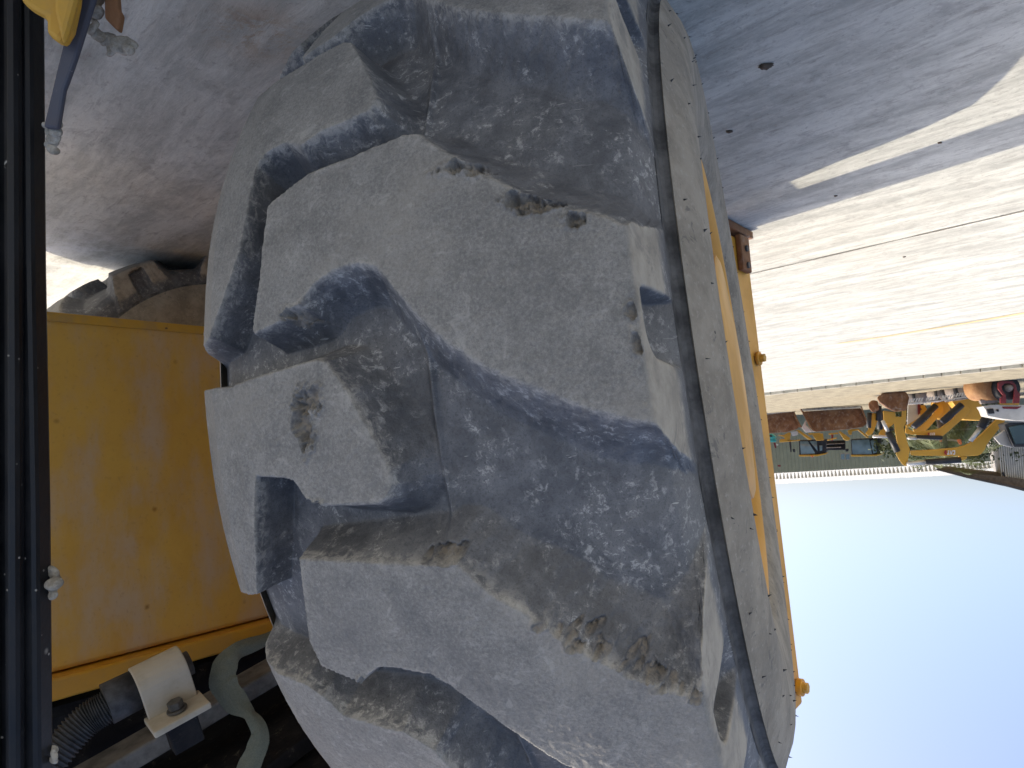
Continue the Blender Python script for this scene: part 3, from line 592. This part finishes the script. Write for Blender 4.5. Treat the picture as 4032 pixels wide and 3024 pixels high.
excavator('nearest excavator with white-lettered boom reaching down to a brown bucket', 21,
    [(590, 1070), (800, 1062), (1000, 1045), (1180, 1030), (1290, 1000), (1400, 940), (1500, 850), (1600, 750), (1690, 660), (1790, 680), (1700, 800), (1620, 900), (1545, 1000), (1530, 1050), (1480, 1110), (1430, 1130), (1200, 1137), (900, 1132), (600, 1127)],
    [(245, 565), (400, 580), (405, 640), (480, 640), (490, 560), (540, 555), (535, 720), (505, 770), (525, 850), (550, 960), (585, 1055), (565, 1160), (545, 1262), (500, 1250), (450, 1190), (405, 1100), (440, 1060), (420, 950), (400, 830), (385, 730), (300, 735), (255, 700)],
    [(165, 400), (240, 345), (400, 320), (540, 330), (575, 400), (545, 560), (400, 575), (300, 530), (200, 460)],
    [((240, 690), (310, 830), .05, 'steel'), ((310, 830), (425, 1075), .09, 'dark'), ((550, 1232), (775, 1213), .06, 'steel'), ((775, 1213), (1210, 1182), .09, 'dark'), ((1345, 945), (1475, 770), .06, 'steel'), ((1470, 780), (1570, 610), .12, 'dark')],
    None, (1010, 1062, 1150, 1116), extra=[([(1195, 1135), (1310, 1138), (1290, 1175), (1225, 1195)], 'byellow', 'bracket', .05), ([(300, 790), (370, 780), (390, 810), (320, 820)], 'dark', 'link', -.05)])
excavator('second excavator with smaller white lettering on its kinked boom', 23,
    [(530, 780), (640, 830), (800, 815), (900, 800), (960, 788), (1100, 690), (1195, 590), (1240, 500), (1290, 490), (1345, 560), (1280, 640), (1180, 725), (1080, 815), (1000, 882), (830, 878), (600, 862), (530, 850)], None, None,
    [((990, 705), (1230, 490), .11, 'dark'), ((560, 905), (660, 910), .05, 'steel'), ((665, 895), (980, 905), .07, 'dark')],
    [([(1100, 440), (1400, 400), (1480, 480), (1510, 600), (1480, 690), (1250, 680), (1230, 620)], 'byellow', 'house')], (805, 842, 895, 872), extra=[([(1120, 570), (1210, 500), (1240, 550), (1160, 635)], 'byellow', 'cover', -.1)])
excavator('third excavator boom slanting up behind the lettered ones', 25,
    [(620, 800), (720, 760), (830, 660), (900, 580), (920, 480), (980, 470), (1005, 560), (980, 610), (900, 690), (820, 780), (760, 835), (640, 835)], None, None, [((630, 770), (910, 500), .11, 'dark')],
    [([(880, 440), (1080, 430), (1100, 640), (1040, 690), (900, 660)], 'byellow', 'house')], extra=[([(865, 560), (905, 530), (925, 560), (885, 600)], 'byellow', 'cover', -.1)])
excavator('farthest excavator boom showing between stick and third boom', 27,
    [(530, 745), (640, 665), (700, 590), (715, 500), (770, 490), (800, 560), (760, 600), (690, 680), (600, 755), (540, 805)], None, None, [((545, 690), (700, 530), .11, 'dark')])
# two more excavator sticks with buckets left of the near boom
excavator('excavator stick folded between rusty loader bucket and near excavator', 23,
    [(80, 600), (180, 590), (175, 700), (140, 800), (110, 860), (60, 880), (20, 850), (60, 800), (70, 700)], None, [(60, 470), (110, 430), (180, 440), (200, 560), (120, 590), (70, 540)], [((75, 590), (65, 780), .07, 'dark'), ((195, 500), (190, 690), .08, 'dark')])
excavator('excavator stick close behind the near stick with pale cylinder', 24,
    [(240, 610), (390, 620), (370, 740), (290, 800), (270, 880), (210, 900), (190, 860), (240, 760)], None, None, [((215, 560), (205, 800), .09, 'dark'), ((120, 885), (330, 892), .05, 'steel')])
# wheel loaders with rusty buckets
def bg_loader(label, dep, bucket, side, edge, arms, cab, roof, glass, extra, conv=c1):
    cx = [conv(*p) for p in bucket]; u0 = sum(p[0] for p in cx) / len(cx); b = at(u0, 1640, dep); e = empty('wheel_loader', (b.x, b.y, 0), label, 'loader', 'yellow loaders parked with rusty buckets')
    bk = slab('bucket', bucket, dep + .35, .4, M['rust'], e, .03, conv)
    for P in side: slab('bucket_side', P, dep - .15, .5, M['rust'], bk, .01, conv)
    slab('cutting_edge', edge[0], dep - .3, .5, M['kerb'], bk, .0, conv)
    (xa, ya), (xb, yb) = edge[1]
    for i in range(9):
        t = (i + .5) / 9; x = xa + (xb - xa) * t; y = ya + (yb - ya) * t; slab('tooth', [(x - 26, y + 8), (x + 30, y + 4), (x + 34, y + 20), (x - 30, y + 26)], dep - .42, .25, M['drumgrey'], bk, 0, conv)
    for P in arms: slab('lift_arm', P, dep + .8, .25, M['byellow'], e, .03, conv)
    cb_ = slab('cab', cab, dep + 2.6, 1.2, M['dark'], e, .05, conv)
    for P in glass: slab('pane', P, dep + 2.5, .05, M['glass'], cb_, 0, conv)
    slab('roof', roof, dep + 2.45, 1.4, M['byellow'], cb_, .02, conv)
    for P, m, nm, dd in extra: slab(nm, P, dep + dd, .3, M[m], e, .02, conv)
bg_loader('loader partly behind the upright leg with brown bucket end', 37, [(-260, 170), (520, 85), (600, 240), (655, 350), (600, 400), (420, 450), (40, 472), (-260, 480)],
    [[(520, 75), (545, 72), (610, 230), (690, 370), (640, 360), (580, 190)]], ([(-260, 140), (520, 60), (530, 90), (-260, 172)], ((0, 110), (500, 62))),
    [[(590, 420), (640, 410), (870, 570), (830, 592)], [(800, 470), (1010, 462), (1040, 495), (810, 498)], [(270, 505), (380, 500), (470, 450), (500, 470), (480, 600), (660, 575), (660, 600), (300, 630), (310, 575), (400, 570), (380, 530)], [(880, 500), (1060, 470), (1080, 590), (950, 600)]],
    [(640, 590), (1130, 570), (1135, 790), (1060, 830), (960, 855), (650, 868)], [(645, 845), (960, 842), (1120, 815), (1125, 832), (965, 870), (650, 876)],
    [[(660, 610), (800, 605), (930, 820), (680, 835)], [(830, 610), (955, 605), (970, 780)], [(1000, 680), (1055, 680), (1050, 770), (1010, 775)]],
    [([(860, 858), (895, 858), (890, 888), (866, 888)], 'orange', 'beacon', 2.4), ([(470, 610), (500, 610), (510, 800), (495, 800)], 'dark', 'mirror_arm', 2.3), ([(530, 740), (565, 745), (575, 800), (540, 795)], 'dark', 'mirror', 2.3), ([(500, 440), (620, 430), (620, 500), (530, 520)], 'white', 'headlamp', .7)])
bg_loader('loader with the widest rusty bucket in front of its cab', 33, [(720, 90), (1720, 30), (1800, 170), (1850, 290), (1760, 360), (1500, 400), (940, 440), (860, 380), (800, 240)],
    [[(660, 50), (690, 45), (790, 230), (870, 370), (950, 442), (900, 432), (820, 350), (740, 180), (690, 95)], [(1715, 0), (1740, 0), (1850, 285), (1830, 300)]], ([(690, 45), (1720, -12), (1725, 20), (710, 80)], ((740, 45), (1680, -10))),
    [[(1330, 440), (1360, 430), (1540, 560), (1520, 595), (1440, 590)], [(1650, 400), (1690, 395), (1870, 540), (1830, 550)], [(1490, 420), (1560, 400), (1690, 390), (1660, 420), (1570, 440), (1560, 500), (1510, 490)], [(1160, 470), (1330, 455), (1330, 485), (1160, 495)], [(1130, 580), (1300, 540), (1310, 560), (1140, 600)]],
    [(1545, 575), (2085, 540), (2090, 810), (1985, 850), (1560, 865)], [(1550, 845), (1985, 842), (2130, 808), (2135, 822), (1990, 868), (1555, 878)],
    [[(1560, 590), (1870, 575), (1920, 830), (1580, 835)], [(1890, 600), (1980, 580), (2000, 800), (1940, 820)]],
    [([(1120, 600), (1450, 590), (1455, 760), (1125, 765)], 'dark', 'radiator', 3.6), ([(1125, 715), (1380, 705), (1380, 718), (1125, 728)], 'drumgrey', 'rail', 3.4), ([(1130, 655), (1440, 640), (1440, 650), (1130, 665)], 'drumgrey', 'rail', 3.4), ([(1205, 470), (1240, 470), (1235, 600), (1210, 600)], 'red', 'hose', 1.0), ([(690, 370), (770, 230), (760, 330), (870, 420), (940, 440), (760, 455)], 'rooftrim', 'decal_plate', .75), ([(2095, 700), (2150, 700), (2155, 770), (2100, 770)], 'dark', 'mirror', 2.3), ([(1450, 740), (1510, 740), (1500, 790), (1460, 790)], 'dark', 'mirror', 2.3)])
b = at(3030, 1660, 38); tm = empty('teal_machine', (b.x, b.y, 0), 'teal green machine peeking past the upright leg', 'machine')
slab('body', [(-60, 480), (180, 480), (250, 545), (190, 560), (60, 545), (-60, 540)], 40, .6, M['teal'], tm, .05, c1); slab('tank', [(-60, 560), (240, 560), (240, 620), (60, 630), (-60, 625)], 40.2, .5, M['teal'], tm, .04, c1)
slab('grille', [(90, 500), (165, 500), (185, 530), (100, 535)], 39.95, .1, M['dark'], tm, 0, c1)
pn = empty('sign_post', at(3052, 1700, 41), 'small red and white marker against the green wall', 'marker')
slab('marker_board', [(200, 630), (240, 640), (250, 730), (225, 720)], 41, .1, M['red'], pn, 0, c1); slab('marker_board', [(245, 650), (285, 660), (275, 685), (250, 680)], 41, .1, M['white'], pn, 0, c1)
# rollers
def drum(parent, a, b, r, dep, mat, bands=()):
    p = at(*c2(*a), dep); q = at(*c2(*b), dep + .6); mb = MB(); mb.tube([p, p, q, q], [r * .86, r, r, r * .86], 28); d_ = mb.build('drum', mat, parent, True)
    for t in bands:
        c = p.lerp(q, t); dv = (q - p).normalized(); mb = MB(); mb.tube([c - dv * .07, c + dv * .07], r * 1.03, 28); mb.build('band', M['dark'], d_, True)
    return d_
RG = 'road rollers parked with drums towards the yard'
def roller(label, dep, a, b, r, mat, bands, extra=()):
    p = at(*c2(*b), dep); e = empty('road_roller', (p.x, p.y, 0), label, 'roller', RG); drum(e, a, b, r, dep, mat, bands)
    for P, m, nm, dd, th in extra: slab(nm, P, dep + dd, th, M[m], e, .015, c2)
    return e
rr_ = roller('white roller with red yoke and orange rusty drum', 18.5, (1640, 265), (1400, 275), .36, M['drumrust'], (), [
    ([(1500, 510), (1600, 492), (1740, 485), (1960, 490), (2200, 500), (2200, 705), (1900, 688), (1700, 660), (1560, 632), (1535, 560)], 'white', 'hood', .1, 1.4),
    ([(1545, 545), (1630, 535), (1650, 600), (1570, 605)], 'dark', 'grille', .05, .1), ([(1665, 548), (1700, 545), (1706, 575), (1682, 580)], 'dark', 'latch', .05, .1),
    ([(1740, 514), (1990, 512), (1960, 530), (1930, 545), (1760, 540)], 'red', 'stripe', .06, .08),
    ([(1700, 470), (1965, 470), (1950, 495), (1720, 495)], 'chip', 'yellow_trim', .05, .3),
    ([(1440, 380), (1620, 345), (1700, 350), (1700, 385), (1450, 410)], 'drumgrey', 'frame_rail', .2, .3), ([(1460, 430), (1680, 420), (1690, 470), (1480, 480)], 'drumgrey', 'frame_rail', .2, .3),
    ([(1770, 735), (1850, 712), (2200, 712), (2200, 1015), (1890, 1022), (1830, 900)], 'dark', 'cab', .8, 1.2), ([(1820, 770), (1960, 740), (2150, 740), (2150, 980), (1905, 985)], 'glass2', 'pane', .75, .04),
    ([(1640, 900), (1790, 800), (1880, 1015), (1870, 1030), (1720, 990)], 'grey', 'guard', 1.0, .2)])
mb = MB(); c = at(*c2(1825, 275), 18.3); mb.tube([c + HF * .0, c + HF * .05, c + HF * .3], [.30, .33, .33], 28); mb.build('tyre', M['tyreblk'], rr_, True)
mb = MB(); mb.tube([c - HF * .12, c + HF * .02], [.05, .13], 18); mb.build('hub', M['drumgrey'], rr_, True)
slab('yoke', [(1690, 210), (1740, 190), (1870, 190), (1910, 215), (1935, 320), (1965, 345), (1955, 470), (1725, 470), (1715, 420), (1750, 360), (1690, 300), (1685, 240)][:0] + [(1690, 215), (1735, 190), (1875, 192), (1915, 240), (1935, 320), (1970, 350), (1960, 470), (1880, 470), (1890, 390), (1890, 250), (1840, 222), (1775, 222), (1735, 260), (1745, 310), (1790, 370), (1795, 470), (1720, 470), (1715, 410), (1755, 375), (1690, 290)], 18.15, .12, M['red'], rr_, .01, c2)
roller('roller with grey drum and dark bands beside the white roller', 21, (1310, 285), (1050, 335), .26, M['drumgrey'], (.3, .95), [([(1310, 215), (1380, 205), (1375, 330), (1330, 370), (1300, 330)], 'dark', 'yoke', -.2, .2), ([(1020, 430), (1210, 395), (1400, 375), (1420, 395), (1230, 430), (1030, 455)], 'drumgrey', 'frame_rail', .1, .2)])
roller('middle roller with grey drum between two others', 22, (1040, 340), (885, 370), .24, M['drumgrey'], (.25,), [([(1000, 285), (1030, 280), (1040, 400), (1010, 400)], 'dark', 'yoke', -.2, .2), ([(800, 440), (960, 420), (1010, 410), (1010, 435), (810, 465)], 'drumgrey', 'frame_rail', .1, .2)])
roller('grey drum roller closest to the brown excavator bucket', 23, (770, 375), (600, 405), .23, M['drumgrey'], (.35,), [([(820, 350), (880, 340), (885, 400), (830, 410)], 'dark', 'yoke', -.2, .2), ([(560, 460), (760, 440), (800, 445), (800, 470), (570, 490)], 'white', 'frame_rail', .1, .2), ([(560, 480), (720, 470), (710, 640), (620, 700), (550, 740)], 'rooftrim', 'container_side', 2.5, .3), ([(680, 480), (720, 475), (715, 600), (685, 620)], 'red', 'panel', 2.4, .2)])
# slatted pale step frames between drums and booms
for i, (x, y) in enumerate(((640, 440), (840, 420), (1040, 400), (1220, 370))):
    p = at(*c2(x, y), 20.6); e = empty('step_frame', (p.x, p.y, 0), ['pale slatted step frame nearest the brown bucket', 'pale slatted step frame above the middle drum', 'pale slatted step frame above the banded drum', 'pale slatted step frame next to the white roller'][i], 'frame', 'pale slatted step frames')
    for k in range(5): slab('slat', [(x + k * 34 - 60, y + 20 - k * 3), (x + k * 34 - 44, y + 20 - k * 3), (x + k * 34 - 20, y - 26 - k * 3), (x + k * 34 - 42, y - 26 - k * 3)], 20.6, .12, M['white'], e, 0, c2)
    slab('rail', [(x - 80, y + 34), (x + 110, y + 14), (x + 110, y + 24), (x - 80, y + 44)], 20.6, .12, M['white'], e, 0, c2)
# machinery clutter behind the booms
for i, (x, y, wd_, hh, m, lab) in enumerate(((1080, 640, 60, 190, 'dark', 'dark machine mast behind the lettered boom'), (1180, 690, 40, 230, 'dark', 'tall dark machine mast left of the palm'), (1290, 700, 30, 200, 'dark', 'slim dark mast beside the lift cylinder'), (930, 720, 60, 90, 'drumgrey', 'grey machine block under the kinked boom'), (1400, 640, 50, 160, 'dark', 'dark mast by the yellow house'))):
    p = at(*c2(x, y), 28); e = empty('mast', (p.x, p.y, 0), lab, 'mast', 'dark masts behind the excavators')
    slab('frame', [(x, y), (x + wd_, y - 10), (x + wd_ + 25, y + hh), (x + 20 + wd_ * .4, y + hh)], 28, .3, M[m], e, .02, c2); slab('crossbar', [(x - 20, y + hh * .45), (x + wd_ + 40, y + hh * .42), (x + wd_ + 40, y + hh * .50), (x - 20, y + hh * .53)], 27.9, .1, M['drumgrey'], e, 0, c2)
for P, lab in (([(950, 925), (985, 925), (990, 955), (960, 955)], 'small orange beacon beside the rod end'), ([(1175, 925), (1225, 925), (1240, 985), (1215, 995), (1190, 960)], 'larger orange beacon in front of the palms')):
    o = slab('beacon', P, 26, .2, M['orange'], None, .02, c2); tag(o, lab, 'beacon')
o = slab('boom_rail', [(520, 905), (1120, 925), (1330, 955), (1330, 970), (1120, 945), (520, 925)], 27, .15, M['white'], None, 0, c2); tag(o, 'long white rail running behind the booms', 'rail')
# green shed
a = at(2700, 1600, 52); wl = at(2650, 1910, 52); wr = at(4150, 1832, 44)
e = empty('green_shed', ((wl.x + wr.x) / 2, (wl.y + wr.y) / 2, 0), 'long sage green corrugated shed with pale ribbed roof edge', 'shed')
dv = Vector((wr.x - wl.x, wr.y - wl.y, 0)); LW = dv.length; dn = dv.normalized(); bk = Vector((dn.y, -dn.x, 0)); bk = bk if bk.y > 0 else -bk
zt = lambda t: wl.z + (wr.z - wl.z) * t
pit_ = .235; n = int(LW / pit_); vs_ = []
for i in range(n + 1):
    for k, (q, dpt) in enumerate(((0, 0), (.7, 0), (.78, -.03), (.92, -.03))):
        t = (i + q) * pit_ / LW
        if t > 1: continue
        p = wl + dv * t + bk * dpt; vs_.append((Vector((p.x, p.y, 0)), Vector((p.x, p.y, zt(t) - .45))))
mb = MB(); m_ = len(vs_); mb.add([v[0] for v in vs_] + [v[1] for v in vs_], [(i, i + 1, m_ + i + 1, m_ + i) for i in range(m_ - 1)]); mb.build('wall', M['green'], e)
mb = MB(); mb.add([wl + bk * .2 - Vector((0, 0, .5)), wr + bk * .2 - Vector((0, 0, .5)), wr + bk * 14 + Vector((0, 0, 1.3)), wl + bk * 14 + Vector((0, 0, 1.3))], [(0, 1, 2, 3)]); mb.build('roof', M['rooftrim'], e)
for i in range(n):
    t = (i + .5) * pit_ / LW
    if t < .2 : continue
    p = wl + dv * t; c = Vector((p.x, p.y, zt(t) - .2)); mb = MB()
    mb.prism([c + dn * .085 + Vector((0, 0, .16)) - bk * .2, c - dn * .085 + Vector((0, 0, .16)) - bk * .2, c - Vector((0, 0, .22)) + bk * .02 - dn * .02, c - Vector((0, 0, .22)) + bk * .02 + dn * .02], bk * .3 + Vector((0, 0, .06))); mb.build('roof_rib', M['rooftrim'], e)
for x in (1370, 1455):
    w_ = slab('window', [(x, 820), (x + 75, 815), (x + 80, 925), (x + 6, 930)], 46.2, .06, M['drumgrey'], e, 0, c1); slab('pane', [(x + 8, 835), (x + 68, 830), (x + 72, 918), (x + 12, 922)], 46.15, .04, M['glass'], w_, 0, c1)
o = slab('vent_plate', [(275, 1020), (325, 1020), (325, 1050), (275, 1050)], 47.0, .05, M['red'], e, 0, c1)
# grey building with brown fascia
e = empty('grey_shed', at(4000, 1640, 32) * 1.0, 'grey corrugated shed with sloping brown fascia at picture edge', 'shed'); e.location.z = 0
gd = 33
slab('wall', [(1640, 640), (1730, 1000), (1840, 1440), (1960, 1480), (2300, 1570), (2300, 640)], gd, 5, M['grey'], e, 0, c2)
for i in range(16):
    x = 1700 + i * 28; slab('cladding_rib', [(x, 980 + i * 4), (x + 9, 980 + i * 4), (x + 44, 1400 + i * 9), (x + 33, 1400 + i * 9)], gd - .05, .08, M['white'], e, 0, c2)
slab('fascia', [(915, 1300), (1300, 1390), (1800, 1490), (2300, 1600), (2300, 1650), (1800, 1520), (1300, 1412), (920, 1312)], gd - .8, .35, M['brown'], e, 0, c2)
slab('soffit', [(940, 1305), (1300, 1345), (1800, 1400), (2300, 1470), (2300, 1600), (1800, 1490), (1300, 1388)], gd - .4, 4.5, M['bark'], e, 0, c2)
slab('shade_board', [(1735, 1350), (1775, 1400), (1785, 1395), (1760, 1330)], gd - .1, .06, M['dark'], e, 0, c2)
# palms and trees
def palm(label, u, v, dep, hgt, n=15, ln_=1.6, seed=1):
    rnd = random.Random(seed); cr = at(u, v, dep); e = empty('palm_tree', (cr.x, cr.y, 0), label, 'palm', 'palms behind the excavators')
    mb = MB(); mb.tube([(cr.x, cr.y, 0), (cr.x + .05, cr.y, cr.z * .5), (cr.x, cr.y, cr.z)], [.16, .13, .11], 10); mb.build('trunk', M['bark'], e, True)
    mb = MB()
    for i in range(n):
        a = 2 * math.pi * i / n + rnd.uniform(-.2, .2); el = rnd.uniform(-.1, 1.1); L_ = ln_ * rnd.uniform(.75, 1.15); p = cr.copy(); d = Vector((math.cos(a) * math.cos(el), math.sin(a) * math.cos(el), math.sin(el))); step = L_ / 14; q = [p.copy()]
        for k in range(14): d = (d + Vector((0, 0, -.10))).normalized(); p = p + d * step; q.append(p.copy())
        for k in range(14):
            t = (q[k + 1] - q[k]).normalized(); s_ = t.cross(Vector((0, 0, 1))).normalized(); l = .42 * math.sin(math.pi * (k + 1.5) / 17) + .06
            for sg in (-1, 1):
                for h_ in (0, .5):
                    b0 = q[k].lerp(q[k + 1], h_); tip = b0 + s_ * sg * l + t * l * .55 - Vector((0, 0, l * rnd.uniform(.2, .6))); mb.add([b0, b0 + t * step * .32, tip], [(0, 1, 2)])
    mb.build('crown', M['leaf'], e); return e
palm('broad palm whose fronds spread beneath the lettered boom', 3722, 1770, 27, 3, 22, 1.9, 2)
palm('smaller palm nearer the grey shed corner', 3815, 1762, 28, 3, 18, 1.6, 4)
palm('palm half hidden behind the near stick and boom', 3640, 1745, 30, 3, 18, 1.6, 8)
def tree(label, u, v, dep, rx, rz, n, seed):
    rnd = random.Random(seed); c = at(u, v, dep); e = empty('broadleaf_tree', (c.x, c.y, 0), label, 'tree', 'trees in front of the green shed')
    mb = MB(); mb.tube([(c.x, c.y, 0), (c.x, c.y, c.z * .6), (c.x + .1, c.y, c.z)], [.15, .11, .05], 8)
    for k in range(5):
        a = rnd.uniform(0, 6.3); mb.tube([(c.x, c.y, c.z * .55), (c.x + math.cos(a) * rx * .6, c.y + math.sin(a) * rx * .6, c.z + rnd.uniform(-.2, .5) * rz)], [.06, .02], 6)
    mb.build('trunk', M['bark'], e, True)
    mb = MB(); cl_ = [(c + Vector((rnd.uniform(-1, 1) * rx, rnd.uniform(-1, 1) * rx, rnd.uniform(-1, 1) * rz)), rnd.uniform(.25, .5)) for _ in range(26)]
    for i in range(n):
        cc, q = rnd.choice(cl_); p = cc + Vector((rnd.gauss(0, q * .6), rnd.gauss(0, q * .6), rnd.gauss(0, q * .5))); a = Vector((rnd.gauss(0, 1), rnd.gauss(0, 1), rnd.gauss(0, 1))).normalized() * .09; b_ = a.cross(Vector((rnd.gauss(0, 1), rnd.gauss(0, 1), rnd.gauss(0, 1)))).normalized() * .05
        mb.add([p - a, p + b_, p + a, p - b_], [(0, 1, 2, 3)])
    mb.build('crown', M['leaf2'], e)
tree('low leafy tree behind the lettered boom', 3600, 1710, 33, 1.5, .9, 2600, 1); tree('low leafy tree between boom and white roller cab', 3760, 1690, 32, 1.5, 1.0, 2600, 2); tree('leafy tree beside the grey shed wall', 3850, 1700, 34, 1.3, 1.2, 2200, 3)

for (u, v, q, lab) in ((3015, 255, .011, 'brown dirt clod on shaded concrete near the tyre'), (2872, 515, .007, 'smaller brown clod lying close to the sidewall'), (3290, 770, .005, 'crumb of dirt near the edge of the shadow'), (3700, 560, .005, 'crumb of dirt by the thin strip of sunlight'), (3560, 1010, .006, 'pale crumb on sunlit concrete beside the joint')):
    c = on(u, v); bm = bmesh.new(); bmesh.ops.create_icosphere(bm, subdivisions=3, radius=1)
    for w_ in bm.verts:
        n_ = w_.co.copy(); k = 1 + .28 * math.sin(n_.x * 5 + u) * math.sin(n_.y * 4 + v) + .16 * math.sin(n_.z * 11 + n_.x * 9); w_.co = Vector((n_.x * 1.3, n_.y * .9, n_.z * .55)) * k * q
    bm.verts.index_update(); mb = MB(); mb.add([w_.co + Vector((c.x, c.y, q * .35)) for w_ in bm.verts], [tuple(x.index for x in f.verts) for f in bm.faces]); bm.free()
    tag(mb.build('dirt_clod', M['bark'], None, True), lab, 'clod')
